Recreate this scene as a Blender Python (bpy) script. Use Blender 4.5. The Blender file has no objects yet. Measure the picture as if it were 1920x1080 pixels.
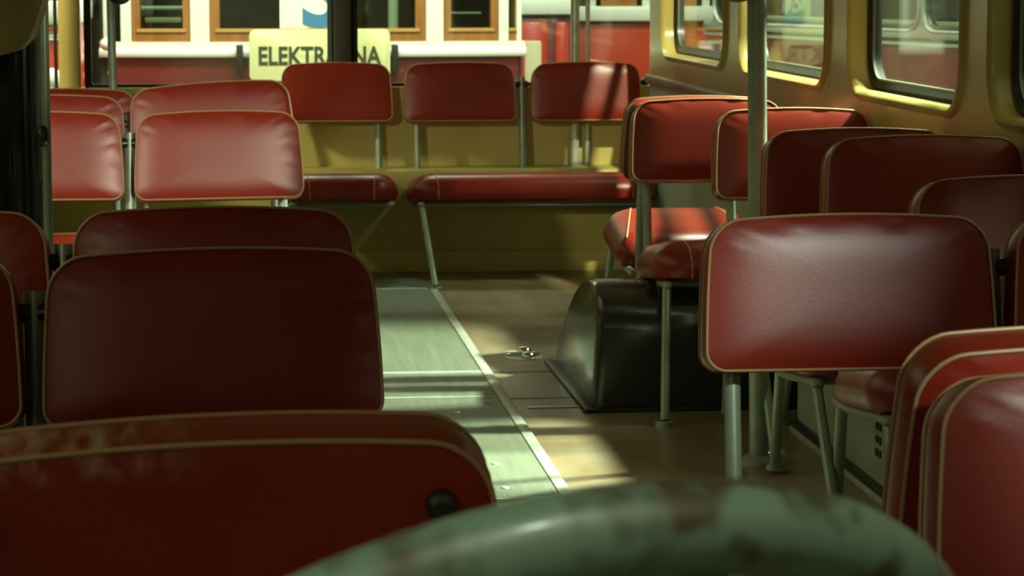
import bpy, bmesh, math, random
from mathutils import Vector, Matrix
PI = math.pi
R = math.radians
random.seed(4)
scene = bpy.context.scene
COL = scene.collection

# ------------------------------------------------------------------ camera, world, lights, exposure
cam_d = bpy.data.cameras.new('camera')
cam = bpy.data.objects.new('camera', cam_d)
COL.objects.link(cam)
cam.location = (0, 0, 1.186)
cam.rotation_euler = (R(90 - 6.7976), 0, R(-6.0648))
cam_d.sensor_width = 36
cam_d.lens = 5000 / 1920 * 36
cam_d.clip_start = 0.02
cam_d.dof.use_dof = True
cam_d.dof.focus_distance = 4.1
cam_d.dof.aperture_fstop = 19.5
scene.camera = cam

w = bpy.data.worlds.new('hall_air')
scene.world = w
w.use_nodes = True
bg = w.node_tree.nodes['Background']
bg.inputs[0].default_value = (0.70, 0.72, 0.42, 1)
bg.inputs[1].default_value = 0.72

scene.view_settings.view_transform = 'Standard'
scene.view_settings.look = 'None'
scene.view_settings.gamma = 1
scene.view_settings.use_curve_mapping = False
scene.view_settings.exposure = 0.95


def aim(o, target):
    d = Vector(target) - o.location
    o.rotation_euler = d.to_track_quat('-Z', 'Y').to_euler()


def area(name, loc, target, size, power, color=(1, .95, .78), sy=None):
    l = bpy.data.lights.new(name, 'AREA')
    l.energy = power
    l.color = color
    l.size = size
    if sy:
        l.shape = 'RECTANGLE'
        l.size_y = sy
    o = bpy.data.objects.new(name, l)
    COL.objects.link(o)
    o.location = loc
    aim(o, target)
    return o


def spot(name, loc, target, power, angle, radius, color=(1, .95, .78), blend=.4):
    l = bpy.data.lights.new(name, 'SPOT')
    l.energy = power
    l.color = color
    l.spot_size = R(angle)
    l.spot_blend = blend
    l.shadow_soft_size = radius
    o = bpy.data.objects.new(name, l)
    COL.objects.link(o)
    o.location = loc
    aim(o, target)
    return o


WARM = (1, .95, .70)
COOL = (.88, 1, .84)
# hall lamps over the vehicles behind the bus
area('hall_lamp_rear', (0.3, 12.4, 3.6), (0.4, 14.3, .7), 2.0, 135, COOL, .5)
area('hall_lamp_corner', (2.2, 14.2, 4.0), (2.4, 17, .6), 1.6, 90, COOL, .5)
area('hall_lamp_aisle', (3.6, 9.0, 4.6), (3.4, 12.0, .2), 1.6, 110, COOL, .5)
# lamps to the left of the bus (reach in by the middle door and the rear side window), plus one added spot ahead
spot('hall_lamp_door', (-1.40, -.5, 2.05), (-.15, 7.2, .6), 50, 16, .10, WARM)
spot('added_spot_ahead', (1.45, -.9, 2.28), (-.34, 7.3, .80), 750, 8, .12, WARM)  # added narrow spot, gives the left seat backs their sheen
spot('hall_lamp_door_low', (-2.75, .5, 2.45), (1.25, 10.4, .22), 300, 11, .10, WARM)
spot('hall_lamp_left', (-2.6, 9.0, 2.4), (-.6, 10.7, 1.0), 300, 30, .2, WARM)
# lamp to the right, ahead of the driver, and two added fill lights
spot('hall_lamp_front', (2.25, -1.9, 3.05), (1.15, 2.95, .72), 620, 15, .14, COOL)
spot('added_wheel_light', (.95, .0, 3.6), (.2, 1.15, .9), 48, 30, .12, COOL)  # added above the windscreen to light the steering wheel
area('added_seat_fill', (-2.4, -3.6, 2.3), (0, 3.6, .7), 2.2, 13, WARM, 1.2)  # soft fill added at front left to lift the dark seats
# lamps high on the right, plus one added spot: patches on the floor, back bench and single seats
spot('hall_lamp_right', (3.3, 7.62, 2.70), (.70, 7.0, 0), 1500, 60, .10, COOL)
spot('added_floor_spot', (3.3, 6.95, 2.78), (.86, 6.45, 0), 1700, 16, .08, COOL)  # extra spot added for the floor patch beside the aisle
spot('hall_lamp_high', (2.6, 7.75, 4.6), (1.35, 8.0, .45), 1800, 24, .08, COOL)
spot('hall_lamp_bench', (2.6, 4.6, 4.7), (1.40, 10.5, .6), 2600, 16, .07, WARM)

# ------------------------------------------------------------------ materials
MATS = {}


def mat(name, color, rough=.5, metal=0., spec=.5, coat=0., var=0., vscale=8., bump=0., bscale=60., detail=3,
        color2=None, stretch=None, ramp=(.35, .68)):
    if name in MATS:
        return MATS[name]
    m = bpy.data.materials.new(name)
    m.use_nodes = True
    nt = m.node_tree
    b = nt.nodes['Principled BSDF']
    b.inputs['Roughness'].default_value = rough
    b.inputs['Metallic'].default_value = metal
    b.inputs['Specular IOR Level'].default_value = spec
    b.inputs['Coat Weight'].default_value = coat
    b.inputs['Coat Roughness'].default_value = .12
    tc = nt.nodes.new('ShaderNodeTexCoord')
    mp = nt.nodes.new('ShaderNodeMapping')
    nt.links.new(tc.outputs['Object'], mp.inputs[0])
    if stretch:
        mp.inputs['Scale'].default_value = stretch
    if var > 0 or color2:
        n = nt.nodes.new('ShaderNodeTexNoise')
        n.inputs['Scale'].default_value = vscale
        n.inputs['Detail'].default_value = detail
        nt.links.new(mp.outputs[0], n.inputs['Vector'])
        r = nt.nodes.new('ShaderNodeValToRGB')
        r.color_ramp.elements[0].position = ramp[0]
        r.color_ramp.elements[1].position = ramp[1]
        c2 = color2 or tuple(max(0, c * (1 - var)) for c in color)
        r.color_ramp.elements[0].color = (*color, 1)
        r.color_ramp.elements[1].color = (*c2, 1)
        nt.links.new(n.outputs['Fac'], r.inputs[0])
        nt.links.new(r.outputs[0], b.inputs['Base Color'])
    else:
        b.inputs['Base Color'].default_value = (*color, 1)
    if bump > 0:
        n2 = nt.nodes.new('ShaderNodeTexNoise')
        n2.inputs['Scale'].default_value = bscale
        n2.inputs['Detail'].default_value = 4
        nt.links.new(mp.outputs[0], n2.inputs['Vector'])
        bp = nt.nodes.new('ShaderNodeBump')
        bp.inputs['Strength'].default_value = bump
        bp.inputs['Distance'].default_value = .003
        nt.links.new(n2.outputs['Fac'], bp.inputs['Height'])
        nt.links.new(bp.outputs[0], b.inputs['Normal'])
    MATS[name] = m
    return m


VINYL = mat('red_vinyl', (.235, .020, .008), .33, spec=.36, var=.22, vscale=5, bump=.03, bscale=200)
VINYL_WORN = VINYL.copy()
VINYL_WORN.name = 'scuffed_red_vinyl'


def add_scuffs(m):
    # pale rubbed creases along the upper rim of the back, on its aisle-far half
    nt = m.node_tree
    b = nt.nodes['Principled BSDF']
    src = b.inputs['Base Color'].links[0].from_socket
    tc = [n for n in nt.nodes if n.type == 'TEX_COORD'][0]
    sep = nt.nodes.new('ShaderNodeSeparateXYZ')
    nt.links.new(tc.outputs['Object'], sep.inputs[0])

    def ramp(sock, a, c):
        r = nt.nodes.new('ShaderNodeMapRange')
        r.inputs[1].default_value = a
        r.inputs[2].default_value = c
        nt.links.new(sock, r.inputs[0])
        return r.outputs[0]
    mp = nt.nodes.new('ShaderNodeMapping')
    mp.inputs['Scale'].default_value = (1.4, .5, 1)
    mp.inputs['Rotation'].default_value = (0, 0, .5)
    nt.links.new(tc.outputs['Object'], mp.inputs[0])
    nz = nt.nodes.new('ShaderNodeTexNoise')
    nz.inputs['Scale'].default_value = 42
    nz.inputs['Detail'].default_value = 6
    nt.links.new(mp.outputs[0], nz.inputs['Vector'])
    f = ramp(nz.outputs['Fac'], .42, .72)
    for k in (ramp(sep.outputs['Z'], .088, .104), ramp(sep.outputs['X'], .00, .09)):
        mu = nt.nodes.new('ShaderNodeMath')
        mu.operation = 'MULTIPLY'
        nt.links.new(f, mu.inputs[0])
        nt.links.new(k, mu.inputs[1])
        f = mu.outputs[0]
    mx = nt.nodes.new('ShaderNodeMixRGB')
    nt.links.new(f, mx.inputs[0])
    nt.links.new(src, mx.inputs[1])
    mx.inputs[2].default_value = (.42, .26, .16, 1)
    nt.links.new(mx.outputs[0], b.inputs['Base Color'])


add_scuffs(VINYL_WORN)
PIPING = mat('tan_piping', (.36, .22, .095), .42)
METAL = mat('grey_painted_tube', (.30, .37, .27), .38, metal=.25, var=.25, vscale=14)
CHROME = mat('chrome', (.62, .64, .58), .16, metal=1)
BLACK = mat('black_rubber', (.012, .014, .010), .38)
KNOB = mat('black_plastic', (.014, .020, .013), .33)
YELLOW = mat('yellow_cream_paint', (.47, .36, .092), .34, coat=.25, var=.14, vscale=3)
YELLOW_WALL = mat('yellow_laminate', (.50, .41, .115), .45, var=.16, vscale=4)
MAUVE = mat('mauve_trim', (.19, .12, .085), .35)
GREYPANEL = mat('grey_hammered_paint', (.36, .39, .29), .45, var=.12, vscale=18, bump=.35, bscale=120)
CEIL = mat('ceiling_cream', (.55, .50, .33), .5, var=.05)
LINO = mat('brown_linoleum', (.20, .135, .062), .30, spec=.6, color2=(.27, .225, .14), vscale=7, bump=.22, bscale=30,
           stretch=(1, .35, 1))
MAT_RUBBER = mat('grey_green_rubber', (.115, .130, .082), .42, spec=.5, color2=(.15, .165, .11), vscale=9, bump=.35,
                 bscale=70, stretch=(6, .25, 1))
ALU = mat('worn_aluminium', (.58, .62, .50), .30, metal=.30, var=.3, vscale=22)
ARCH = mat('black_arch_paint', (.018, .021, .017), .22, spec=.6, coat=.3, bump=.15, bscale=18)
WHEEL = mat('chipped_green_grey_enamel', (.135, .21, .15), .38, coat=.2, color2=(.055, .048, .026), vscale=26, detail=2.5, ramp=(.47, .60),
            bump=.3, bscale=20)
DOORBLK = mat('glossy_black_panel', (.010, .011, .009), .26, spec=1.0, coat=.5, color2=(.085, .095, .070), vscale=46, ramp=(.56, .72), bump=1.0, bscale=34, stretch=(3, 1, .10))  # pale stretched streaks in the colour stand in for reflected glints
OLIVE = mat('olive_yellow_paint', (.20, .17, .030), .5, var=.2, vscale=7)
T_WHITE = mat('tram_white_paint', (.80, .82, .70), .4, var=.05)
T_RED = mat('tram_dark_red_paint', (.17, .022, .022), .3, coat=.3, var=.3, vscale=2.5)
T_RED2 = mat('tram_bright_red_paint', (.55, .035, .016), .25, coat=.4, var=.15, vscale=2)
T_CREAM = mat('tram_cream_paint', (.72, .64, .38), .4)
WOOD = mat('varnished_wood', (.36, .145, .035), .34, coat=.35, color2=(.27, .095, .022), vscale=4, stretch=(6, 6, 1))
DARKIN = mat('dark_interior', (.035, .035, .025), .6, var=.4, vscale=3)
SIGN = mat('cream_enamel', (.72, .70, .33), .45, var=.06, vscale=5)
PAPER = mat('white_paper', (.78, .82, .62), .6)
INK = mat('black_lettering', (.035, .04, .015), .6)
BLUE = mat('blue_numeral', (.035, .17, .34), .55)
SILVER = mat('bus_silver_belt', (.33, .35, .27), .4, metal=.15, var=.1)
HALLW = mat('hall_wall_brown', (.10, .085, .060), .8, var=.25, vscale=1.2)
HALLF = mat('hall_floor_grey', (.16, .16, .13), .7, var=.25, vscale=1)


def glass(name, tint=(.93, .97, .92), refl=1.0, haze=0.0):
    m = bpy.data.materials.new(name)
    m.use_nodes = True
    nt = m.node_tree
    nt.nodes.remove(nt.nodes['Principled BSDF'])
    out = nt.nodes['Material Output']
    tr = nt.nodes.new('ShaderNodeBsdfTransparent')
    tr.inputs[0].default_value = (*tint, 1)
    gl = nt.nodes.new('ShaderNodeBsdfGlossy')
    gl.inputs['Roughness'].default_value = .03
    lw_ = nt.nodes.new('ShaderNodeLayerWeight')      # Schlick reflectance, the same from both faces
    lw_.inputs[0].default_value = .5
    pw = nt.nodes.new('ShaderNodeMath')
    pw.operation = 'POWER'
    pw.inputs[1].default_value = 5
    nt.links.new(lw_.outputs['Facing'], pw.inputs[0])
    fr = nt.nodes.new('ShaderNodeMath')
    fr.operation = 'MULTIPLY_ADD'
    fr.inputs[1].default_value = .42
    fr.inputs[2].default_value = .04
    nt.links.new(pw.outputs[0], fr.inputs[0])
    mx = nt.nodes.new('ShaderNodeMixShader')
    nt.links.new(fr.outputs[0], mx.inputs[0])
    nt.links.new(tr.outputs[0], mx.inputs[1])
    nt.links.new(gl.outputs[0], mx.inputs[2])
    last = mx
    if haze > 0:
        df = nt.nodes.new('ShaderNodeBsdfDiffuse')
        df.inputs[0].default_value = (.7, .75, .6, 1)
        m2 = nt.nodes.new('ShaderNodeMixShader')
        m2.inputs[0].default_value = haze
        nt.links.new(mx.outputs[0], m2.inputs[1])
        nt.links.new(df.outputs[0], m2.inputs[2])
        last = m2
    nt.links.new(last.outputs[0], out.inputs[0])
    return m


GLASS = glass('bus_window_glass', haze=.03)
GLASS2 = glass('vehicle_glass', tint=(.75, .80, .72))


# ------------------------------------------------------------------ mesh helpers
def mesh(name, verts, faces, m, smooth=True):
    me = bpy.data.meshes.new(name)
    me.from_pydata([tuple(v) for v in verts], [], faces)
    me.materials.append(m)
    bm = bmesh.new()
    bm.from_mesh(me)
    bmesh.ops.recalc_face_normals(bm, faces=bm.faces)
    bm.to_mesh(me)
    bm.free()
    if smooth:
        me.polygons.foreach_set('use_smooth', [True] * len(me.polygons))
        me.set_sharp_from_angle(angle=R(42))
    me.update()
    return me


class G:
    """collects shapes of ONE piece"""

    def __init__(s):
        s.v = []
        s.f = []

    def add(s, v, f):
        o = len(s.v)
        s.v += [tuple(x) for x in v]
        s.f += [tuple(i + o for i in q) for q in f]
        return s

    def box(s, a, b, bev=0.0):
        (x0, y0, z0), (x1, y1, z1) = a, b
        if bev <= 0:
            v = [(x0, y0, z0), (x1, y0, z0), (x1, y1, z0), (x0, y1, z0), (x0, y0, z1), (x1, y0, z1), (x1, y1, z1), (x0, y1, z1)]
            return s.add(v, [(0, 3, 2, 1), (4, 5, 6, 7), (0, 1, 5, 4), (1, 2, 6, 5), (2, 3, 7, 6), (3, 0, 4, 7)])
        bm = bmesh.new()
        bmesh.ops.create_cube(bm, size=1)
        for p in bm.verts:
            p.co = Vector(((x0 + x1) / 2 + p.co.x * (x1 - x0), (y0 + y1) / 2 + p.co.y * (y1 - y0), (z0 + z1) / 2 + p.co.z * (z1 - z0)))
        bmesh.ops.bevel(bm, geom=bm.edges[:], offset=bev, segments=2, affect='EDGES', profile=.5)
        bm.verts.index_update()
        s.add([p.co[:] for p in bm.verts], [[q.index for q in f.verts] for f in bm.faces])
        bm.free()
        return s

    def tube(s, pts, r, n=12, closed=False, caps=True):
        P = [Vector(p) for p in pts]
        k = len(P)
        rs = r if isinstance(r, (list, tuple)) else [r] * k
        T = []
        for i in range(k):
            if closed:
                t = P[(i + 1) % k] - P[i - 1]
            else:
                t = P[min(i + 1, k - 1)] - P[max(i - 1, 0)]
            T.append(t.normalized())
        up = Vector((0, 0, 1)) if abs(T[0].z) < .9 else Vector((1, 0, 0))
        nrm = T[0].cross(up).normalized()
        v = []
        for i in range(k):
            nrm = (nrm - T[i] * nrm.dot(T[i])).normalized()
            b = T[i].cross(nrm)
            for j in range(n):
                a = 2 * PI * j / n
                v.append(P[i] + (nrm * math.cos(a) + b * math.sin(a)) * rs[i])
        f = []
        for i in range(k if closed else k - 1):
            i2 = (i + 1) % k
            for j in range(n):
                f.append((i * n + j, i * n + (j + 1) % n, i2 * n + (j + 1) % n, i2 * n + j))
        if caps and not closed:
            f.append(tuple(range(n)))
            f.append(tuple((k - 1) * n + j for j in range(n)))
        return s.add(v, f)

    def ball(s, c, r, sc=(1, 1, 1), nu=14, nv=9):
        v = []
        f = []
        for i in range(nv + 1):
            a = PI * i / nv
            for j in range(nu):
                b = 2 * PI * j / nu
                v.append((c[0] + r * sc[0] * math.sin(a) * math.cos(b), c[1] + r * sc[1] * math.sin(a) * math.sin(b), c[2] + r * sc[2] * math.cos(a)))
        for i in range(nv):
            for j in range(nu):
                f.append((i * nu + j, i * nu + (j + 1) % nu, (i + 1) * nu + (j + 1) % nu, (i + 1) * nu + j))
        return s.add(v, f)

    def ring_loft(s, rings, cap0=True, cap1=True):
        n = len(rings[0])
        v = [p for r in rings for p in r]
        f = []
        for i in range(len(rings) - 1):
            for j in range(n):
                f.append((i * n + j, i * n + (j + 1) % n, (i + 1) * n + (j + 1) % n, (i + 1) * n + j))
        if cap0:
            f.append(tuple(range(n)))
        if cap1:
            f.append(tuple((len(rings) - 1) * n + j for j in range(n)))
        return s.add(v, f)

    def sweep(s, path, prof):
        """prof: closed loop of (outward offset, z) swept along a path in plan; outward = right of travel"""
        rings = []
        k = len(path)
        for i in range(k):
            a = Vector(path[max(i - 1, 0)]).to_2d()
            b = Vector(path[min(i + 1, k - 1)]).to_2d()
            t = (b - a).normalized()
            nx, ny = t.y, -t.x
            rings.append([(path[i][0] + nx * o, path[i][1] + ny * o, z) for o, z in prof])
        return s.ring_loft(rings)

    def mesh(s, name, m, smooth=True):
        return mesh(name, s.v, s.f, m, smooth)


def link(name, me, parent=None, loc=None, rot=None):
    o = bpy.data.objects.new(name, me)
    COL.objects.link(o)
    if parent:
        o.parent = parent
    if loc:
        o.location = loc
    if rot:
        o.rotation_euler = rot
    return o


def thing(name, label, cat, loc=(0, 0, 0), rot=(0, 0, 0), group=None):
    o = bpy.data.objects.new(name, None)
    o.empty_display_size = .1
    COL.objects.link(o)
    o.location = loc
    o.rotation_euler = rot
    o['label'] = label
    o['category'] = cat
    if group:
        o['group'] = group
    return o


def struct(name, me, loc=None, parent=None):
    o = link(name, me, parent, loc)
    if not parent:
        o['kind'] = 'structure'
    return o


def rrect(w, h, r, n=8, ns=6):
    """rounded rectangle outline centred on 0, counter-clockwise; r = one radius or (bl, br, tr, tl)"""
    if not isinstance(r, (list, tuple)):
        r = (r,) * 4
    cs = [(-w / 2, -h / 2, r[0], PI), (w / 2, -h / 2, r[1], 1.5 * PI), (w / 2, h / 2, r[2], 0), (-w / 2, h / 2, r[3], .5 * PI)]
    arcs = []
    for (x, y, q, a0) in cs:
        cx = x + (q if x < 0 else -q)
        cy = y + (q if y < 0 else -q)
        arcs.append([(cx + q * math.cos(a0 + PI / 2 * i / n), cy + q * math.sin(a0 + PI / 2 * i / n)) for i in range(n + 1)])
    out = []
    for i in range(4):
        out += arcs[i]
        a = arcs[i][-1]
        b = arcs[(i + 1) % 4][0]
        out += [(a[0] + (b[0] - a[0]) * k / ns, a[1] + (b[1] - a[1]) * k / ns) for k in range(1, ns)]
    return out


# ------------------------------------------------------------------ seats
BW, BH, BT = .440, .228, .064


def back_outline():
    o = []
    for x, z in rrect(BW, BH, (.030, .030, .046, .046), 8, 14):
        t = (z + BH / 2) / BH
        x *= 1 - .055 * t
        crown = 1 - (2 * x / BW) ** 2
        z += .012 * crown * max(0, t - .5) * 2 - .009 * t
        x *= 1 + .012 * math.sin(PI * t)
        o.append((x, z))
    return o


def back_mesh(m, seed):
    rnd = random.Random(seed)
    out = back_outline()
    n = len(out)
    ph = [rnd.uniform(0, 6.28) for _ in range(5)]

    def pucker(j, s):
        a = 2 * PI * j / n + PI * 1.25
        k = math.exp(-((s - .90) / .06) ** 2)
        return .0009 * max(0, math.sin(a)) ** .5 * k * (math.sin(19 * a + ph[0]) + .8 * math.sin(31 * a + ph[1]) + .5 * math.sin(9 * a + ph[2]))

    def ring(s, y, side):
        r = []
        for j, (x, z) in enumerate(out):
            r.append((x * s, y + side * pucker(j, s), z * s))
        return r
    S = [.03, .2, .4, .58, .72, .82, .88, .92, .955, .985]
    bul = .010

    def b(s):
        return bul * (1 - s ** 5)
    rings = [ring(s, -BT / 2 - b(s), -1) for s in S]
    rings += [ring(1.0, -BT / 2, 0), ring(1.012, -BT / 4, 0), ring(1.016, 0, 0), ring(1.012, BT / 4, 0), ring(1.0, BT / 2, 0)]
    rings += [ring(s, BT / 2 + b(s) * .6, 1) for s in reversed(S)]
    return G().ring_loft(rings).mesh('seat_back', m)


def back_piping(side):
    pts = [(x * 1.004, side * (BT / 2 + .001), z * 1.004) for x, z in back_outline()]
    return G().tube(pts, .0023, 8, closed=True).mesh('seat_back_piping', PIPING)


CL, CH = .40, .112


def cush_plan(W, d):
    # plan of the cushion, inset d; nose (front) at -y
    rf, rb = .105, .045
    return rrect(W - 2 * d, CL - 2 * d, (max(.012, rf - d), max(.012, rf - d), max(.01, rb - d * .6), max(.01, rb - d * .6)), 8, 10)


CPROF = [(.03, 0), (.008, .010), (0, .030), (.002, .052), (.012, .076), (.030, .095), (.055, .106), (.09, .111), (.14, CH)]


def cush_mesh(W, m, seed):
    rnd = random.Random(seed)
    rings = []
    for d, z in CPROF:
        rings.append([(x, y, z) for x, y in cush_plan(W, d)])
    rings.append([(x * .35, y * .35, CH + .003) for x, y in cush_plan(W, .14)])
    return G().ring_loft(rings).mesh('seat_cushion', m)


def cush_piping(W, side):
    """seam that divides the domed end panel from the top and the nose"""
    pts = []

    def dist(x, y):
        # distance inside the plan outline (approximately), for points near one end and the nose
        rf = .105
        cx, cy = W / 2 - rf, -CL / 2 + rf
        ax = abs(x)
        if ax > cx and y < cy:
            return rf - math.hypot(ax - cx, y - cy)
        return min(W / 2 - ax, y + CL / 2, CL / 2 - y)

    def height(d):
        if d <= 0:
            return .030
        for (d0, z0), (d1, z1) in zip(CPROF[2:], CPROF[3:]):
            if d <= d1:
                return z0 + (z1 - z0) * (d - d0) / max(1e-6, d1 - d0)
        return CH
    N = 26
    a = (side * (W / 2 - .030), CL / 2 - .03)
    b = (side * (W / 2 - .098), -CL / 2 + .0005)
    for i in range(N + 1):
        t = (i / N) ** .6
        x = a[0] + (b[0] - a[0]) * t
        y = a[1] + (b[1] - a[1]) * t
        pts.append((x, y, height(dist(x, y)) + .001))
    pts.append((b[0], -CL / 2 - .001, .020))
    pts.append((b[0], -CL / 2 + .008, .008))
    return G().tube(pts, .0024, 7).mesh('seat_cushion_piping', PIPING)


BACKS = [back_mesh(VINYL, i) for i in range(3)]
PIPF, PIPB = back_piping(-1), back_piping(1)
_cache = {}


def cached(key, fn):
    if key not in _cache:
        _cache[key] = fn()
    return _cache[key]


KNOB_ME = None
LEAN = R(9.5)


def seat(label, loc, rz=0, backs=(0,), spacing_w=None, group=None, foot=None, tilt=None, wide=1.0, dz=None, backmat=None,
         knobs=False, outer=True, cush_tilt=R(6), name='passenger_seat', legs=(0, 1), rear_z=0.0, cz=0.0, wall=False):
    """local frame: origin on the floor under the upper front edge of the backs, the sitter looks to -y"""
    twin = len(backs) > 1
    t = thing('twin_passenger_seat' if twin else name, label, 'seat', loc, (0, 0, rz), group)
    zc = .588 + BH / 2
    for i, bx in enumerate(backs):
        me = BACKS[i % 3] if backmat is None else backmat
        r = (-LEAN, (tilt or {}).get(i, 0), 0)
        o = link('backrest', me, t, (bx, -math.sin(LEAN) * BH / 2 + .030, zc + (dz or {}).get(i, 0)), r)
        o.scale = (wide, 1, 1)
        link('piping', PIPF, o)
        link('piping', PIPB, o)
        if knobs:
            for sx in (-1, 1):
                k = G().tube([(sx * .172, BT / 2 + .002, .062), (sx * .172, BT / 2 + .014, .062), (sx * .172, BT / 2 + .018, .062)], [.0125, .0115, .007], 16).mesh('bolt_cap', KNOB)
                link('bolt_cap', k, o)
    x0, x1 = min(backs) - BW * wide / 2, max(backs) + BW * wide / 2
    W = x1 - x0
    cx = (x0 + x1) / 2
    cme = cached(('c', round(W, 3)), lambda: cush_mesh(W, VINYL, 1))
    # cushion hinged at its rear lower edge
    cy = -.075 - CL / 2
    co = link('cushion', cme, t, (cx, cy, .290 + cz), (cush_tilt * -1, 0, 0))
    for sd in (-1, 1):
        link('piping', cached(('cp', round(W, 3), sd), lambda: cush_piping(W, sd)), co)
    # frame
    px = []
    if outer:
        px += [x0 + .052, x1 - .052]
    for x in px:
        pp = [(x, .055, .66), (x, .030, .50), (x, .012, .40)]
        if not (wall and x > cx):
            pp += [(x, .012, .34), (x, .03, .30 if rear_z > .1 else .26), (x, .08, .02 + rear_z)]
        g = G().tube(pp, .0130, 12)
        link('post', g.mesh('seat_post', METAL), t)
    if twin:
        for a, b in zip(backs, backs[1:]):
            x = (a + b) / 2
            g = G().tube([(x, .060, .762), (x, .035, .60), (x, .012, .42), (x, .03, .26), (x, .08, .02 + rear_z)], .0150, 12)
            link('post', g.mesh('seat_post', METAL), t)
            for sx in (-1, 1):
                k = G().tube([(x + sx * .006, .052, .735), (x + sx * .026, .050, .735)], .014, 12).mesh('clamp', KNOB)
                link('clamp', k, t)
    zr = .268 + cz
    rail = G()
    rail.tube([(x0 + .03, -.10, zr), (x1 - .03, -.10, zr)], .011, 8)
    link('rail', rail.mesh('seat_rail', METAL), t)
    rail = G()
    rail.tube([(x0 + .03, -.34, zr + .022), (x1 - .03, -.34, zr + .022)], .011, 8)
    link('rail', rail.mesh('seat_rail', METAL), t)
    for sd, x in ((0, x0 + .035), (1, x1 - .035)):
        b = G().tube([(x, .02, zr - .004), (x, -.12, zr), (x, -.44, zr + .032)], .010, 8)
        b.ball((x, -.44, zr + .030), .017, (1, 1, .7), 10, 6)
        link('bracket', b.mesh('seat_bracket', METAL), t)
        if sd in legs and not (wall and sd == 1):
            fx, fy = (foot or {}).get(sd, (x, -.66))
            l = G().tube([(x, -.43, zr + .030), (fx, fy, .014)], .0120, 12)
            l.tube([(fx, fy, .014), (fx, fy, .0)], [.024, .026], 14)
            link('leg', l.mesh('seat_leg', METAL), t)
    return t


TW = (-.235, .235)
GL, GR = 'twin seats left of the aisle', 'single seats along the right windows'
# ---- left column (back to the camera first)
lw = back_mesh(VINYL_WORN, 9)
seat('scuffed red twin seat turned to the rear, black bolt cap, at lower left', (-.249, 2.040, .022), PI, TW, group=GL,
     rear_z=-.022, tilt={0: R(1.6), 1: R(1.6)}, knobs=True, backmat=lw)
seat('large dark red twin seat facing forward, directly behind the scuffed seat', (-.259, 3.505, 0), 0, TW, group=GL, tilt={0: R(-.8), 1: R(-.8)})
seat('dark red twin seat peeping over the large dark twin seat left of the aisle', (-.259, 4.125, 0), 0, TW, group=GL)
seat('bright red twin seat beyond the black door leaf, its window-side back strongly lit', (-.262, 7.095, -.006), 0, TW, group=GL, rear_z=.006, tilt={1: R(-.8)})
seat('red twin seat with a tilted back, rising just behind the strongly lit twin seat', (-.29, 7.66, .012), 0, (-.232, .243), group=GL,
     tilt={1: R(-3.6)}, dz={1: .034}, wide=1.05, rear_z=-.012)
seat('last twin seat on the left, mostly hidden behind the tilted back', (-.262, 8.33, 0), 0, TW, group=GL)
# ---- back bench
seat('single dark red seat at the rear wall under the rear window pillar', (.425, 10.58, 0), 0, (0,), legs=(0,))
seat('long red bench at the rear wall, right corner, one back striped by light', (1.165, 10.55, 0), 0, (-.252, .252), foot={0: (-.405, -.70)}, legs=(0,))
# ---- right column
seat('red twin seat turned to the rear, black bolt cap on its back, at lower right', (1.086, 2.475, .023), PI, TW, knobs=True, rear_z=-.023)
seat('red twin seat facing forward at the bottom right corner, closest to the steering wheel', (1.073, 2.285, .010), 0, TW, rear_z=-.010)
seat('large glossy red twin seat right of the aisle on a pale tube post', (1.158, 3.905, 0), 0, TW)
seat('single red window seat directly behind the large glossy twin seat', (1.425, 4.61, 0), 0, (0,), group=GR)
seat('single red window seat with brown shade across its back, second behind the glossy twin', (1.440, 5.42, .022), 0, (0,), wide=.965, group=GR, rear_z=-.022, wall=True)
seat('single red window seat whose left edge touches the tall grab pole in view', (1.441, 6.04, 0), 0, (0,), wide=.985, group=GR, wall=True)
seat('single red window seat crossed by the tall grab pole', (1.456, 6.80, .008), 0, (0,), wide=.94, group=GR, rear_z=-.008, wall=True)
seat('single dark red seat over the black wheel arch, nose propped on a leg', (1.355, 7.49, 0), 0, (0,), group=GR,
     foot={0: (-.229, -.68), 1: (.083, -.68)}, rear_z=.26, cz=.045)
seat('single red seat over the wheel arch turned to the rear, brightly lit cushion', (1.352, 7.645, 0), PI, (0,), group=GR,
     cush_tilt=R(9), rear_z=.20, cz=.045)

# ------------------------------------------------------------------ floor
XL, XR, XC = -.75, 1.66, .455
YF, YB = .2, 10.68
fl = struct('floor', G().box((XL, YF, -.06), (XR, YB, 0)).mesh('floor', LINO, False))
yseams = [.6, 2.6, 4.2, 5.86, 7.310, 7.775, 9.87, 10.45]
for a, b in zip(yseams, yseams[1:]):
    link('rubber_mat', G().box((XL + .01, a + .012, 0), (.735, b - .012, .006), .002).mesh('rubber_mat', MAT_RUBBER), fl)
for y, wd in ((4.2, .010), (5.86, .008), (7.310, .008), (7.775, .017), (9.87, .014)):
    link('cross_strip', G().box((XL + .01, y - wd, 0), (.735, y + wd, .008), .003).mesh('cross_strip', ALU), fl)
for a, b in ((.6, 5.0), (5.0, 7.52), (7.52, 9.87)):
    link('edge_strip', G().box((.736, a + .002, 0), (.766, b - .002, .009), .004).mesh('edge_strip', ALU), fl)
for y in (7.300, 7.790):
    link('floor_seam', G().box((.768, y - .003, 0), (1.4, y + .003, .0016)).mesh('floor_seam', BLACK), fl)
link('cross_strip', G().box((.80, 7.13, 0), (.97, 7.155, .003), .001).mesh('cross_strip', ALU), fl)
hd = thing('floor_hatch_handle', 'recessed chrome hatch handle with two knobs in the floor beside the wheel arch', 'hatch handle', (.897, 8.13, 0))
link('plate', G().ring_loft([[(x, y, z) for x, y in rrect(.115 - i, .20 - i, .05)] for i, z in ((0, 0), (0, .003), (.012, .004), (.02, .0015))]).mesh('hatch_plate', ALU), hd)
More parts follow.
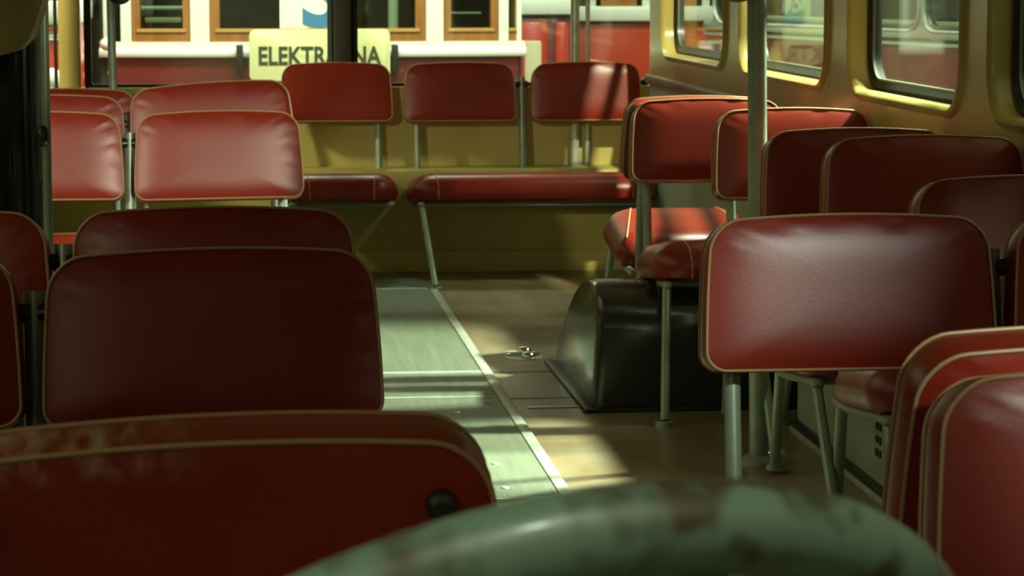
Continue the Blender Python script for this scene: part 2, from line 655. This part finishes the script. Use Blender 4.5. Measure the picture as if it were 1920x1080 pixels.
link('crossbar', G().box((-.055, -.010, .003), (.055, .010, .012), .004).mesh('hatch_bar', CHROME), hd)
for dy in (-.055, .055):
    link('knob', G().ball((.012, dy, .007), .024, (1, 1.1, .6)).mesh('hatch_knob', CHROME), hd)
# little studs on the mats
for k, (x, y) in enumerate([(.628, 6.29), (.62, 5.99), (.70, 7.22), (.60, 7.05)]):
    link('screw', G().ball((x, y, .006), .011, (1, 1, .35), 10, 6).mesh('screw', ALU), fl)

# wheel arch: bent sheet profile, swept from the aisle to the wall
wa = thing('wheel_arch', 'black glossy wheel arch box on the floor under the single seats', 'wheel arch', (1.3, 7.5, 0))
prof = [(7.06, 0), (7.062, .12), (7.066, .22), (7.078, .270), (7.10, .305), (7.14, .328), (7.20, .337), (7.30, .334), (7.42, .315), (7.55, .275), (7.68, .215), (7.80, .14), (7.90, .06), (7.95, 0)]
rings = []
for x, ins in ((.968, .030), (.972, .012), (.985, .002), (1.0, 0), (1.3, 0), (1.655, 0)):
    r = []
    for y, z in prof:
        cy = 7.45
        k = 1 - ins / .35
        r.append((x - 1.3 + (.018 if z > 0 else 0) * (1 if x < 1.0 else 0) * z / .33, cy + (y - cy) * k - 7.5, z * (1 - ins * 1.2)))
    rings.append(r)
link('arch_shell', G().ring_loft(rings).mesh('arch_shell', ARCH), wa)
lip = [(.955, 7.035), (.955, 7.97)]
link('flange', G().box((.945 - 1.3, 7.05 - 7.5, 0), (.972 - 1.3, 7.97 - 7.5, .012), .004).box((.945 - 1.3, 7.035 - 7.5, 0), (1.655 - 1.3, 7.058 - 7.5, .012), .004).mesh('arch_flange', BLACK), wa)

# heater box along the right wall
hb = thing('heater_box', 'grey perforated heater box along the foot of the right wall', 'heater', (1.56, 5.9, 0))
link('casing', G().box((-.112, -.85, .03), (.098, .78, .25), .012).mesh('heater_casing', GREYPANEL), hb)
link('base_strip', G().box((-.122, -.86, 0), (.098, .79, .034), .006).mesh('heater_base', BLACK), hb)
link('edge_trim', G().box((-.128, -.86, 0), (-.121, .79, .018), .003).mesh('heater_trim', ALU), hb)
gr = link('grille', G().box((-.116, -.58, .06), (-.110, -.08, .225), .002).mesh('heater_grille', MAT_RUBBER), hb)
gr.data.materials[0] = mat('grille_grey', (.30, .33, .25), .45)
ho = G()
for i in range(46):
    for j in range(12):
        y = -.565 + i * .0085
        z = .072 + j * .0118
        ho.add([(-.1165, y, z), (-.1165, y + .0045, z), (-.1165, y + .0045, z + .006), (-.1165, y, z + .006)], [(0, 1, 2, 3)])
o = link('grille_holes', ho.mesh('grille_holes', BLACK, False), hb)
o['kind'] = 'stuff'
for i in range(2):
    for j in range(4):
        y, z = -.135 + i * .03, 0.10 + j * .03
        link('slot', G().box((-.120, y, z), (-.114, y + .018, z + .016), .002).mesh('heater_slot', BLACK), hb)

# ------------------------------------------------------------------ walls with window openings
def wall_with_hole(o, ax, u0, u1, z0, z1, hole, fixed, mname, thick, outward):
    """a wall field u0..u1 x z0..z1 with a rounded opening; ax 'y' -> wall in plane x=fixed; ax 'x' -> plane y=fixed"""
    hu0, hu1, hz0, hz1, r = hole
    c = ((hu0 + hu1) / 2, (hz0 + hz1) / 2)
    inner = [(c[0] + a, c[1] + b) for a, b in rrect(hu1 - hu0, hz1 - hz0, r, 10, 6)]
    outer = []
    for a, b in inner:
        dx, dz = a - c[0], b - c[1]
        k = 1e9
        if dx > 1e-9: k = min(k, (u1 - c[0]) / dx)
        if dx < -1e-9: k = min(k, (u0 - c[0]) / dx)
        if dz > 1e-9: k = min(k, (z1 - c[1]) / dz)
        if dz < -1e-9: k = min(k, (z0 - c[1]) / dz)
        outer.append((c[0] + dx * k, c[1] + dz * k))
    # put the four corners in exactly
    for cu, cz in ((u0, z0), (u1, z0), (u1, z1), (u0, z1)):
        i = min(range(len(outer)), key=lambda q: (outer[q][0] - cu) ** 2 + (outer[q][1] - cz) ** 2)
        outer[i] = (cu, cz)

    def P(u, z, d):
        return (fixed + d * outward, u, z) if ax == 'y' else (u, fixed + d * outward, z)

    def grow(q, e):
        return [(c[0] + a, c[1] + b) for a, b in rrect(hu1 - hu0 + 2 * e, hz1 - hz0 + 2 * e, r + e, 10, 6)]
    # face, raised bead round the opening, reveal, back face
    rings = [[P(a, b, 0) for a, b in outer], [P(a, b, 0) for a, b in grow(inner, .028)], [P(a, b, -.010) for a, b in grow(inner, .020)],
             [P(a, b, -.013) for a, b in grow(inner, .010)], [P(a, b, -.006) for a, b in grow(inner, .002)], [P(a, b, .006) for a, b in inner],
             [P(a, b, thick) for a, b in inner], [P(a, b, thick) for a, b in outer]]
    o.ring_loft(rings, False, False)
    n = len(outer)
    return o


def gasket(ax, hole, fixed, d0, outward, mname=BLACK, w=.024, dep=.03):
    hu0, hu1, hz0, hz1, r = hole
    c = ((hu0 + hu1) / 2, (hz0 + hz1) / 2)

    def loop(e, d):
        l = []
        for a, b in rrect(hu1 - hu0 + 2 * e, hz1 - hz0 + 2 * e, max(.01, r + e), 10, 6):
            u, z = c[0] + a, c[1] + b
            l.append((fixed + d * outward, u, z) if ax == 'y' else (u, fixed + d * outward, z))
        return l
    g = G()
    rings = [loop(.001, d0), loop(-w * .4, d0 - .006), loop(-w, d0 + .002), loop(-w, d0 + dep), loop(.001, d0 + dep)]
    g.ring_loft(rings + [rings[0]], False, False)
    pane = G()
    pane.ring_loft([loop(-w + .004, d0 + dep * .45), loop(-w + .004, d0 + dep * .45 + .005)])
    tr = G()
    tr.ring_loft([loop(-w + .001, d0 + .004), loop(-w - .006, d0 + .004), loop(-w - .006, d0 + .012), loop(-w + .001, d0 + .012), loop(-w + .001, d0 + .004)], False, False)
    return g, pane, tr


ZS = .872      # inner sill edge
ZT = 1.78
rw = G()
bays = [(10.47, 8.70, 8.835 + .01, 10.13), (8.70, 7.155, 7.307 + .01, 8.55), (7.155, 5.812, 5.926 + .01, 7.02), (5.812, 4.40, 4.53, 5.69), (4.40, 3.0, 3.12, 4.28), (3.0, 1.6, 1.72, 2.88), (1.6, .25, .40, 1.48)]
wn = 0
for (ya, yb, h0, h1) in bays:
    hole = (h0, h1, ZS, ZT, .105)
    wall_with_hole(rw, 'y', yb, ya, .775, 2.02, hole, XR, 'r', .065, 1)
    wn += 1
    g, p, tr = gasket('y', hole, XR, .045, 1)
    wo = struct('window_%d' % wn, g.mesh('window_gasket', BLACK))
    link('pane', p.mesh('window_pane', GLASS), wo)
    link('inner_bead', tr.mesh('window_bead', mat('bead_grey', (.11, .13, .09), .35)), wo)
    link('transom', G().box((XR + .045, h0 + .02, 1.42), (XR + .075, h1 - .02, 1.47), .006).mesh('window_transom', BLACK), wo)
struct('wall_right', rw.mesh('wall_right', YELLOW))
lower = struct('wall_right_lower', G().box((XR, .25, -.06), (XR + .065, 10.47, .745)).mesh('wall_right_lower', GREYPANEL))
struct('trim_1', G().box((XR - .016, .25, .742), (XR + .065, 10.50, .776), .008).mesh('trim_belt', MAUVE))
# corner post between side wall and rear wall
struct('wall_right_corner', G().sweep([(XR, 10.47), (1.68, 10.56), (1.72, 10.64), (1.75, 10.70)], [(0, -.06), (0, 2.02), (.05, 2.02), (.05, -.06)]).mesh('corner_post', YELLOW))

# left wall: windows and the open middle door (out of the frame, it lets the light in)
lwm = G()
lb = [(10.5, 8.75, 8.9, 10.35), (8.75, 7.35, 7.5, 8.6)]
for (ya, yb, h0, h1) in lb:
    hole = (h0, h1, ZS, ZT, .105)
    wall_with_hole(lwm, 'y', yb, ya, .775, 2.02, hole, XL, 'l', .065, -1)
    wn += 1
    g, p, tr = gasket('y', hole, XL, .045, -1)
    wo = struct('window_%d' % wn, g.mesh('window_gasket', BLACK))
    link('pane', p.mesh('window_pane', GLASS), wo)
lwm.box((XL - .065, 7.35, -.06), (XL, 10.5, .775))
lwm.box((XL - .065, 4.30, 1.86), (XL, 7.35, 2.02))
hole = (2.78, 4.20, ZS, ZT, .105)
wall_with_hole(lwm, 'y', 2.66, 4.30, .775, 2.02, hole, XL, 'l', .065, -1)
wn += 1
g, p, tr = gasket('y', hole, XL, .045, -1)
wo = struct('window_%d' % wn, g.mesh('window_gasket', BLACK))
link('pane', p.mesh('window_pane', GLASS), wo)
lwm.box((XL - .065, 2.66, -.06), (XL, 4.30, .775))
hole = (1.0, 2.5, ZS, ZT, .105)
wall_with_hole(lwm, 'y', .6, 2.66, .775, 2.02, hole, XL, 'l', .065, -1)
wn += 1
g, p, tr = gasket('y', hole, XL, .045, -1)
wo = struct('window_%d' % wn, g.mesh('window_gasket', BLACK))
link('pane', p.mesh('window_pane', GLASS), wo)
lwm.box((XL - .065, .6, -.06), (XL, 2.66, .775))
struct('wall_left', lwm.mesh('wall_left', YELLOW))

# rear wall
rb = G()
rb.box((XL, 10.45, 0), (XR + .02, 10.70, .405), .01)
rb.box((XL, YB, .40), (1.75, YB + .10, .722))
rb.box((XL, YB, 1.80), (1.75, YB + .10, 2.02))
struct('wall_rear', rb.mesh('wall_rear', YELLOW_WALL))
struct('baseboard_rear', G().box((XL, 10.440, 0), (XR, 10.452, .085), .003).mesh('baseboard', YELLOW_WALL))
struct('trim_2', G().box((XL, YB - .004, .165), (XL + .001, YB, .17)).mesh('trim', YELLOW_WALL))
bpy.data.objects.remove(bpy.data.objects['trim_2'])
for (a, b) in ((-.565, .425), (.490, 1.735)):
    hole = (a, b, .708, 1.80, (.10 if a > 0 else .03))
    g, p, tr = gasket('x', hole, YB, .035, 1, w=.028)
    wn += 1
    wo = struct('window_%d' % wn, g.mesh('window_gasket', BLACK))
    link('pane', p.mesh('window_pane', GLASS), wo)
g, p, tr = gasket('x', (-.76, -.672, .708, 1.80, .02), YB, .035, 1, w=.012)
wn += 1
wo = struct('window_%d' % wn, g.mesh('window_gasket', BLACK))
link('pane', p.mesh('window_pane', GLASS), wo)
struct('trim_3', G().box((.420, YB + .01, .70), (.492, YB + .10, 1.82), .012).mesh('rear_pillar', mat('dark_pillar', (.045, .045, .032), .4)))
struct('trim_4', G().box((-.664, YB - .005, .70), (-.580, YB + .10, 1.82), .015).mesh('rear_side_pillar', YELLOW))
struct('wall_front', G().box((XL, .24, -.06), (XR, .30, 1.045), .01).mesh('wall_front', GREYPANEL))
struct('ceiling', G().box((XL - .07, .8, 2.02), (1.75, 10.78, 2.09), .02).mesh('ceiling', CEIL))

# ------------------------------------------------------------------ poles
gp = thing('grab_pole', 'tall grey-green grab pole standing before the fourth single window seat', 'pole', (1.257, 6.265, 0))
link('tube', G().tube([(.010, 0, .01), (-.022, 0, 2.02)], .0228, 18).mesh('pole_tube', METAL), gp)
link('flange', G().tube([(.010, 0, 0), (.010, 0, .010), (.010, 0, .022)], [.052, .050, .030], 18).mesh('pole_flange', METAL), gp)
link('clamp', G().tube([(-.012, -.005, 1.135), (-.075, -.005, 1.135)], .022, 14).ball((-.055, -.006, 1.137), .034, (1.2, 1, .8)).mesh('pole_clamp', OLIVE), gp)
link('cross_rail', G().tube([(-.075, -.005, 1.135), (-.12, -.005, 1.15), (-.15, -.005, 1.20), (-.15, -.005, 1.9)], .015, 12).mesh('pole_rail', METAL), gp)
sf = thing('floor_stud', 'round chrome stud on the floor right of the grab pole foot', 'stud', (1.315, 6.30, 0))
link('dome', G().ball((0, 0, .012), .026, (1, 1, .8)).mesh('stud_dome', CHROME), sf)
link('washer', G().tube([(0, 0, 0), (0, 0, .006)], [.034, .030], 18).mesh('stud_washer', METAL), sf)

lp = thing('grab_pole', 'slim dark grey grab pole at the back left with an elbow clamp', 'pole', (-.37, 8.62, 0))
link('tube', G().tube([(.012, 0, .01), (-.008, 0, 2.02)], .0135, 14).mesh('pole_tube', METAL), lp)
link('flange', G().tube([(.012, 0, 0), (.012, 0, .012)], .035, 16).mesh('pole_flange', METAL), lp)
link('clamp', G().ball((.028, 0, 1.105), .032, (1.2, 1, .9)).mesh('pole_clamp', KNOB), lp)
for i, (x, r, lab) in enumerate(((1.385, .018, 'thick upright grey grab pole behind the striped back of the rear bench'),
                                 (1.436, .009, 'thin upright rod beside the thick grab pole behind the rear bench'))):
    p = thing('grab_pole', lab, 'pole', (x, 10.645, .40))
    link('tube', G().tube([(0, 0, 0), (0, 0, 1.62)], r, 14).mesh('pole_tube', ALU), p)  # lighter metal than the other poles, standing in for light on them
    link('flange', G().tube([(0, 0, .006), (0, 0, .02)], r * 1.5, 14).mesh('pole_flange', METAL), p)

# ------------------------------------------------------------------ folded door leaf by the middle door
dl = thing('door_leaf', 'glossy black folded door leaf behind a grey pole at the left edge', 'door', (-.45, 5.3, 0))
n = 36
fr, bk = [], []
for i in range(n + 1):
    x = -.16 + .245 * i / n
    y = .010 * math.sin(i * 1.25) + .006 * math.sin(i * .55 + 1)
    fr.append((x, y))
ring0 = fr + [(x, y + .02) for x, y in reversed(fr)]
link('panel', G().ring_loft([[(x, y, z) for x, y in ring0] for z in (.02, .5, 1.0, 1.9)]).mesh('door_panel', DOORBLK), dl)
link('pole', G().tube([(.0945, -.01, .012), (.0945, -.01, 1.95)], .0092, 12).mesh('door_pole', METAL), dl)
link('knob', G().ball((.088, -.020, .864), .017, (.75, .9, 1.25)).mesh('door_knob', KNOB), dl)
link('foot', G().box((-.16, -.012, 0), (.11, .03, .02), .004).mesh('door_foot', METAL), dl)
dc = thing('door_gear_cover', 'olive yellow rounded cover box hanging above the black door leaf', 'cover', (-.45, 5.0, 1.03))
op = [(-.09, 0), (-.03, -.004), (.03, -.001), (.065, .008), (.085, .028), (.099, .060), (.112, .100), (.120, .16), (.122, .99), (-.09, .99)]
link('shell', G().ring_loft([[(x, y, z) for x, z in op] for y in (0, .012, .18, .19)]).mesh('cover_shell', OLIVE), dc)
link('hinge_strip', G().tube([(-.048, -.004, .012), (-.048, -.004, .98)], .005, 8).mesh('cover_hinge', OLIVE), dc)

# ------------------------------------------------------------------ steering wheel
sw = thing('steering_wheel', 'worn green-grey steering wheel with chipped paint, in front of the seats', 'steering wheel', (.0938, 1.1447, .7971))
a_, b_, RW = .7977, -.2825, .2350
nv = Vector((math.sin(b_), math.sin(a_) * math.cos(b_), math.cos(a_) * math.cos(b_)))
sw.rotation_euler = nv.to_track_quat('Z', 'Y').to_euler()
N = 96
link('rim', G().tube([(RW * math.cos(2 * PI * i / N), RW * math.sin(2 * PI * i / N), 0) for i in range(N)], .0192, 20, closed=True).mesh('wheel_rim', WHEEL), sw)
for k in range(3):
    a = R(100 + 120 * k)
    link('spoke', G().tube([(.035 * math.cos(a), .035 * math.sin(a), -.055), (.12 * math.cos(a), .12 * math.sin(a), -.045), (.236 * math.cos(a), .236 * math.sin(a), -.002)], [.012, .010, .009], 10).mesh('wheel_spoke', WHEEL), sw)
link('hub', G().tube([(0, 0, -.085), (0, 0, -.05), (0, 0, -.035), (0, 0, -.028)], [.050, .055, .046, .020], 24).mesh('wheel_hub', KNOB), sw)
link('column', G().tube([(0, 0, -.85), (0, 0, -.08)], .022, 14).mesh('wheel_column', METAL), sw)

# ------------------------------------------------------------------ the hall outside
struct('hall_floor', G().box((-14, -6, -.80), (16, 24, -.75)).mesh('hall_floor', HALLF))
struct('hall_wall_front', G().box((-14, -4.6, -.75), (16, -4.3, 6)).mesh('hall_wall_front', HALLW))
struct('hall_wall_rear', G().box((-14, 21.5, -.75), (16, 21.8, 6)).mesh('hall_wall_rear', HALLW))
struct('hall_wall_right', G().box((11, -6, -.75), (11.3, 21.5, 6)).mesh('hall_wall_right', HALLW))
struct('hall_wall_left', G().box((-14.3, -6, -.75), (-14, 21.5, 6)).mesh('hall_wall_left', HALLW))


# tram facing the rear window
def arcpath(x0, x1, n=24, yc=14.0, bul=.10):
    c, hw = .44, 1.12
    return [(x0 + (x1 - x0) * i / n, yc + bul * (((x0 + (x1 - x0) * i / n) - c) / hw) ** 2) for i in range(n + 1)]


tr = thing('tram', 'tram with wooden window frames, white posts and white sill, behind the rear window', 'tram', (0, 0, 0))
# put the empty at the foot of the tram
tr.location = (.44, 14.6, -.75)
OFF = Vector((-.44, -14.6, .75))


def tp(name, g, m, par=None, smooth=True):
    o = link(name, g.mesh(name, m, smooth), par or tr)
    if par is None:
        o.location = OFF
    return o


tp('lower_panel', G().sweep(arcpath(-.585, 1.53), [(0, -.45), (0, .745), (-.05, .745), (-.05, -.45)]), T_RED)
tp('sill', G().sweep(arcpath(-.66, 1.565), [(.028, .735), (.034, .745), (.034, .770), (.026, .780), (.012, .783), (.012, .815), (-.05, .815), (-.05, .735)]), T_WHITE)
for x0, x1 in ((-.64, -.60), (-.550, -.496), (-.190, -.093), (1.036, 1.127), (1.425, 1.475), (1.52, 1.545)):
    tp('post', G().sweep(arcpath(x0, x1, 3), [(.012, .80), (.012, 2.0), (-.06, 2.0), (-.06, .80)]), T_WHITE)
tp('header', G().sweep(arcpath(-.66, 1.56), [(.02, 1.95), (.02, 2.5), (-.06, 2.5), (-.06, 1.95)]), T_WHITE)
for x0, x1, fw in ((-.492, -.190, .040), (-.093, 1.034, .053), (1.129, 1.424, .040), (1.476, 1.52, .004)):
    fr_ = G()
    pth = arcpath(x0, x1, 12)
    fr_.sweep(pth, [(.002, .815), (.002, .880), (-.04, .880), (-.04, .815)])
    fr_.sweep(pth, [(.002, 1.88), (.002, 1.95), (-.04, 1.95), (-.04, 1.88)])
    fr_.sweep(arcpath(x0, x0 + fw, 3), [(.002, .815), (.002, 1.95), (-.04, 1.95), (-.04, .815)])
    fr_.sweep(arcpath(x1 - fw, x1, 3), [(.002, .815), (.002, 1.95), (-.04, 1.95), (-.04, .815)])
    fo = tp('window_frame', fr_, WOOD)
    bead = G().sweep(arcpath(x0 + fw * .6, x1 - fw * .6, 10), [(.010, .866), (.010, .884), (-.01, .884), (-.01, .866)])
    tp('bead', bead, mat('pale_wood', (.50, .27, .075), .35, coat=.3), fo)
    tp('pane', G().sweep(arcpath(x0 + fw * .7, x1 - fw * .7, 10), [(-.012, .87), (-.012, 1.9), (-.016, 1.9), (-.016, .87)]), GLASS2, fo)
# number panel in the centre window, with the numeral
npn = tp('number_panel', G().sweep(arcpath(.272, .655, 8), [(-.004, .885), (-.004, 1.5), (-.010, 1.5), (-.010, .885)]), PAPER)


def text(body, size, m, loc, parent, sx=1.0, bold=0.0, name='lettering'):
    c = bpy.data.curves.new(name, 'FONT')
    c.body = body
    c.size = size
    c.offset = bold
    c.extrude = .0015
    c.align_x = 'CENTER'
    c.align_y = 'BOTTOM_BASELINE'
    c.materials.append(m)
    o = link(name, c, parent, loc, (R(90), 0, 0))
    o.scale = (sx, 1, 1)
    bpy.context.view_layer.update()
    o2 = link(name, bpy.data.meshes.new_from_object(o.evaluated_get(bpy.context.evaluated_depsgraph_get())), parent, loc, (R(90), 0, 0))
    o2.scale = o.scale
    bpy.data.objects.remove(o)
    o2.name = name
    return o2


text('3', .50, BLUE, (.495, 14.001, .902), npn, 1.0, .012, 'numeral')
# handrail and lamp rods
tp('handrail', G().tube([(-.592, 13.98, .80), (-.592, 13.98, 1.9)], .012, 10).ball((-.618, 13.97, .806), .034, (1.2, 1, 1)), T_WHITE)
tp('lamp', G().ball((-.60, 14.0, .655), .022), T_CREAM)
for x in (.062, .868):
    tp('bracket', G().box((x - .018, 13.935, .66), (x + .018, 14.03, .800), .006), BLACK)
ins = G()
ins.box((-.62, 15.6, -.4), (1.5, 15.65, 2.4))
ins.box((-.66, 14.12, -.4), (-.60, 17.0, 2.5))
ins.box((1.49, 14.12, -.4), (1.55, 17.0, 2.5))
ins.box((-.66, 14.05, 2.45), (1.55, 17.0, 2.55))
ins.box((-.62, 14.12, -.5), (1.5, 17, -.4))
tp('cabin', ins, DARKIN, smooth=False)
tp('cabin_rail', G().tube([(-.47, 14.5, .985), (-.20, 14.5, .985)], .011, 8), T_WHITE)
tp('cabin_rail', G().box((-.44, 14.45, .905), (-.245, 14.5, .935), .008), T_CREAM)
tp('cabin_post', G().tube([(.90, 14.6, .2), (.90, 14.6, 2.2)], .03, 10), T_WHITE)
tp('cabin_rail', G().tube([(1.16, 14.5, .955), (1.37, 14.5, .955)], .006, 8), T_WHITE)
for x in (-.45, 1.34):
    tp('wheel', G().tube([(x - .03, 15.2, -.38), (x + .03, 15.2, -.38)], .36, 24), BLACK)

db = thing('destination_board', 'cream destination board lettered ELEKTRÁRNA hung on the tram front below its windows', 'sign', (.476, 13.915, .747))
link('board', G().ring_loft([[(x, y, z) for x, z in rrect(.728 * k, .266 * k, .030 * k)] for y, k in ((-.006, .985), (-.004, 1), (.006, 1), (.008, .985))]).mesh('board', SIGN), db)
text('ELEKTRÁRNA', .128, INK, (-.004, -.007, -.047), db, 1.0, .0035)
lett = [o for o in bpy.data.objects if o.name.startswith('lettering')][0]
bpy.context.view_layer.update()
lett.scale = (.636 / lett.dimensions.x, .092 / .0893, 1)

# two more trams in the right rear
t2 = thing('tram', 'narrow red tram end with a cream stripe, far right beyond the rear window', 'tram', (2.0, 17.0, -.75))
for nm, a, b, m in (('body', (-.42, -.40, .3), (.17, 1.5, 1.66), T_RED), ('corner_panel', (-.24, -.44, .3), (-.015, -.36, 1.62), T_RED2), ('stripe', (-.165, -.455, .3), (-.055, -.42, 1.50), T_CREAM),
                    ('band', (-.44, -.47, 1.66), (.17, 1.5, 1.76), T_WHITE), ('upper', (-.40, -.38, 1.76), (.16, 1.5, 2.9), DARKIN), ('side_panel', (.03, -.43, .3), (.12, -.37, 1.62), T_RED2)):
    link(nm, G().box(a, b, .015).mesh(nm, m), t2)
link('lamp', G().ball((-.19, -.47, 1.84), .05).mesh('lamp', T_WHITE), t2)
for x in (-.28, .14):
    link('post', G().box((x - .02, -.42, 1.74), (x + .02, -.36, 2.9), .006).mesh('post', T_WHITE), t2)
for x in (-.35, .12):
    link('wheel', G().tube([(x - .03, .6, .33), (x + .03, .6, .33)], .33, 24).mesh('wheel', BLACK), t2)

t4 = thing('tram', 'bright red tram with white sill band, through the right half of the rear window', 'tram', (2.75, 18.0, -.75))
for nm, a, b, m in (('body', (-.50, -.5, .3), (.75, 2.0, 1.60), T_RED2), ('band', (-.56, -.56, 1.60), (.80, 2.0, 1.70), T_WHITE), ('cabin', (-.46, -.40, 1.70), (.72, 2.0, 3.0), DARKIN)):
    link(nm, G().box(a, b, .02).mesh(nm, m), t4)
for x in (-.47, -.36, .0, .40, .70):
    link('post', G().box((x - .025, -.5, 1.68), (x + .025, -.42, 3.0), .006).mesh('post', T_WHITE), t4)
for x0, x1 in ((-.335, -.025), (.025, .375), (.425, .675)):
    f_ = link('window_frame', G().box((x0, -.48, 1.70), (x1, -.44, 1.78), .005).box((x0, -.48, 1.70), (x0 + .04, -.44, 2.9), .005).box((x1 - .04, -.48, 1.70), (x1, -.44, 2.9), .005).mesh('window_frame', WOOD), t4)
    link('pane', G().box((x0 + .03, -.462, 1.75), (x1 - .03, -.458, 2.9)).mesh('pane', GLASS2), f_)
link('buffer', G().tube([(.42, -.58, 1.30), (.42, -.5, 1.30)], .09, 18).mesh('buffer', BLACK), t4)
for x in (-.4, .6):
    link('wheel', G().tube([(x - .03, .6, .33), (x + .03, .6, .33)], .33, 24).mesh('wheel', BLACK), t4)

t0 = thing('tram', 'red and white tram sliver at far left beyond the rear corner window', 'tram', (-1.1, 13.2, -.75))
for nm, a, b, m in (('body', (-.6, -.2, .3), (.38, 2.5, 1.675), T_RED2), ('band', (-.62, -.22, 1.675), (.40, 2.5, 1.79), T_WHITE), ('cabin', (-.58, -.15, 1.79), (.36, 2.5, 3.0), DARKIN), ('stripe', (-.6, -.205, 1.605), (.383, -.19, 1.64), T_WHITE)):
    link(nm, G().box(a, b, .02).mesh(nm, m), t0)
link('headlamp', G().ball((.26, -.21, 1.41), .06).mesh('headlamp', T_WHITE), t0)
for x in (-.5, .3):
    link('wheel', G().tube([(x - .03, .6, .33), (x + .03, .6, .33)], .33, 24).mesh('wheel', BLACK), t0)

# long bus standing along the right side (local x runs along its flank towards us)
d_ = Vector((.26, -.9656))
b3 = thing('parked_bus', 'red and grey bus parked along the right side, seen through the side windows', 'bus', (2.47, 15.0, -.75), (0, 0, math.atan2(d_.y, d_.x)))
# local: x = along flank, y = outward to the far side is +y? (flank faces the viewer on -y side)
L3 = 11.0


def b3box(nm, a, b, m, bev=.01, par=None):
    return link(nm, G().box(a, b, bev).mesh(nm, m), par or b3)


S3 = -1  # towards our bus is -y in local space


def plan(x0, x1, n=10):
    return [(x0 + (x1 - x0) * i / n, 0) for i in range(n + 1)]


nose = [(.55, 2.3), (.12, 1.9), (.0, 1.2), (.05, .5), (.22, .14), (.55, 0)]
flank = nose + [(x, 0) for x in (2, 4, 6, 8, L3)]
flank = list(flank)


def b3sweep(nm, prof, m):
    return link(nm, G().sweep(flank, prof).mesh(nm, m), b3)


b3sweep('body', [(0, .30), (.0, 1.59), (-.05, 1.59), (-.05, .30)], T_RED)
b3sweep('lower_moulding', [(.012, 1.585), (.012, 1.600), (-.03, 1.600), (-.03, 1.585)], SILVER)
b3sweep('dark_line', [(.004, 1.600), (.004, 1.618), (-.03, 1.618), (-.03, 1.600)], BLACK)
b3sweep('belt', [(.008, 1.618), (.012, 1.635), (.008, 1.655), (-.03, 1.655), (-.03, 1.618)], SILVER)
b3sweep('roof_band', [(.0, 2.50), (.0, 2.9), (-.3, 3.0), (-.3, 2.50)], T_RED)
wx = [.62, 1.12, 2.88, 4.64, 6.4, 8.16, 9.92]
for i, (a, b) in enumerate(zip(wx, wx[1:])):
    hole = (a + .03, b - .03, 1.662, 2.5, .10)
    fld = G()
    wall_with_hole(fld, 'x', a, b, 1.652, 2.52, hole, 0, 'b', .05, 1)
    fo = link('window_field', fld.mesh('window_field', SILVER), b3)
    g, p, t_ = gasket('x', hole, 0, .006, 1, w=.018, dep=.02)
    link('gasket', g.mesh('gasket', BLACK), fo)
    link('pane', p.mesh('pane', GLASS2), fo)
    link('glint_bead', G().box((a + .07, .03, 1.678), (b - .07, .05, 1.700), .004).mesh('glint_bead', T_WHITE), fo)  # pale inner sill strip, its glint put into the white paint
b3box('cabin_floor', (.3, .06, .9), (L3, 2.3, 1.0), DARKIN)
fw = G()
for x in range(0, 13):
    fw.box((.4 + x * .85, 2.25, 1.55), (.62 + x * .85, 2.3, 2.6))
fw.box((.4, 2.25, .3), (L3, 2.3, 1.60))
link('far_wall', fw.mesh('far_wall', SILVER), b3)
for k in range(9):
    b3box('seat_back', (1.6 + k * .95, 1.35, 1.3), (1.72 + k * .95, 2.2, 1.86 + .06 * (k % 2)), DARKIN, .04)
b3box('roof', (.3, .0, 2.98), (L3, 2.3, 3.05), T_RED)
for x in (2.0, 8.6):
    link('wheel', G().tube([(x, .02, .42), (x, .3, .42)], .42, 26).mesh('wheel', BLACK), b3)
cd = thing('route_card', 'pale card with dark hooked strokes behind the first side window of the parked bus', 'sign', (0, 0, 0))
v = Vector((1.42, .09))
ang = math.atan2(d_.y, d_.x)
cd.location = (2.47 + v.x * math.cos(ang) - v.y * math.sin(ang), 15.0 + v.x * math.sin(ang) + v.y * math.cos(ang), .905)
cd.rotation_euler = (0, 0, ang)
link('card', G().box((-.12, 0, 0), (.16, .006, .30), .002).mesh('card', SIGN), cd)
link('stroke', G().tube([(-.07, -.002, .065), (-.045, -.002, .070), (-.03, -.002, .09), (-.02, -.002, .13)], .009, 6).mesh('stroke', INK), cd)
link('stroke', G().ball((.01, -.001, .098), .020, (1.3, .3, 1)).mesh('stroke', INK), cd)
link('stroke', G().tube([(.055, -.002, .115), (.06, -.002, .18)], .008, 6).mesh('stroke', INK), cd)

# boards standing along the hall wall beyond the parked bus
for k in range(9):
    b = thing('display_board', 'pale display board against the far hall wall, glimpsed through the parked bus', 'board', (7.4, 7.5 + k * 1.25, -.75), (0, 0, R(-90)), 'display boards along the hall wall')
    h = 2.6 + .2 * ((k * 7) % 3)
    link('sheet', G().box((-.28, 0, .6), (.16 + .1 * (k % 3), .03, h), .01).mesh('sheet', [SIGN, PAPER, T_CREAM][k % 3]), b)
    link('stand', G().tube([(0, .04, 0), (0, .04, h - .1)], .02, 8).mesh('stand', METAL), b)
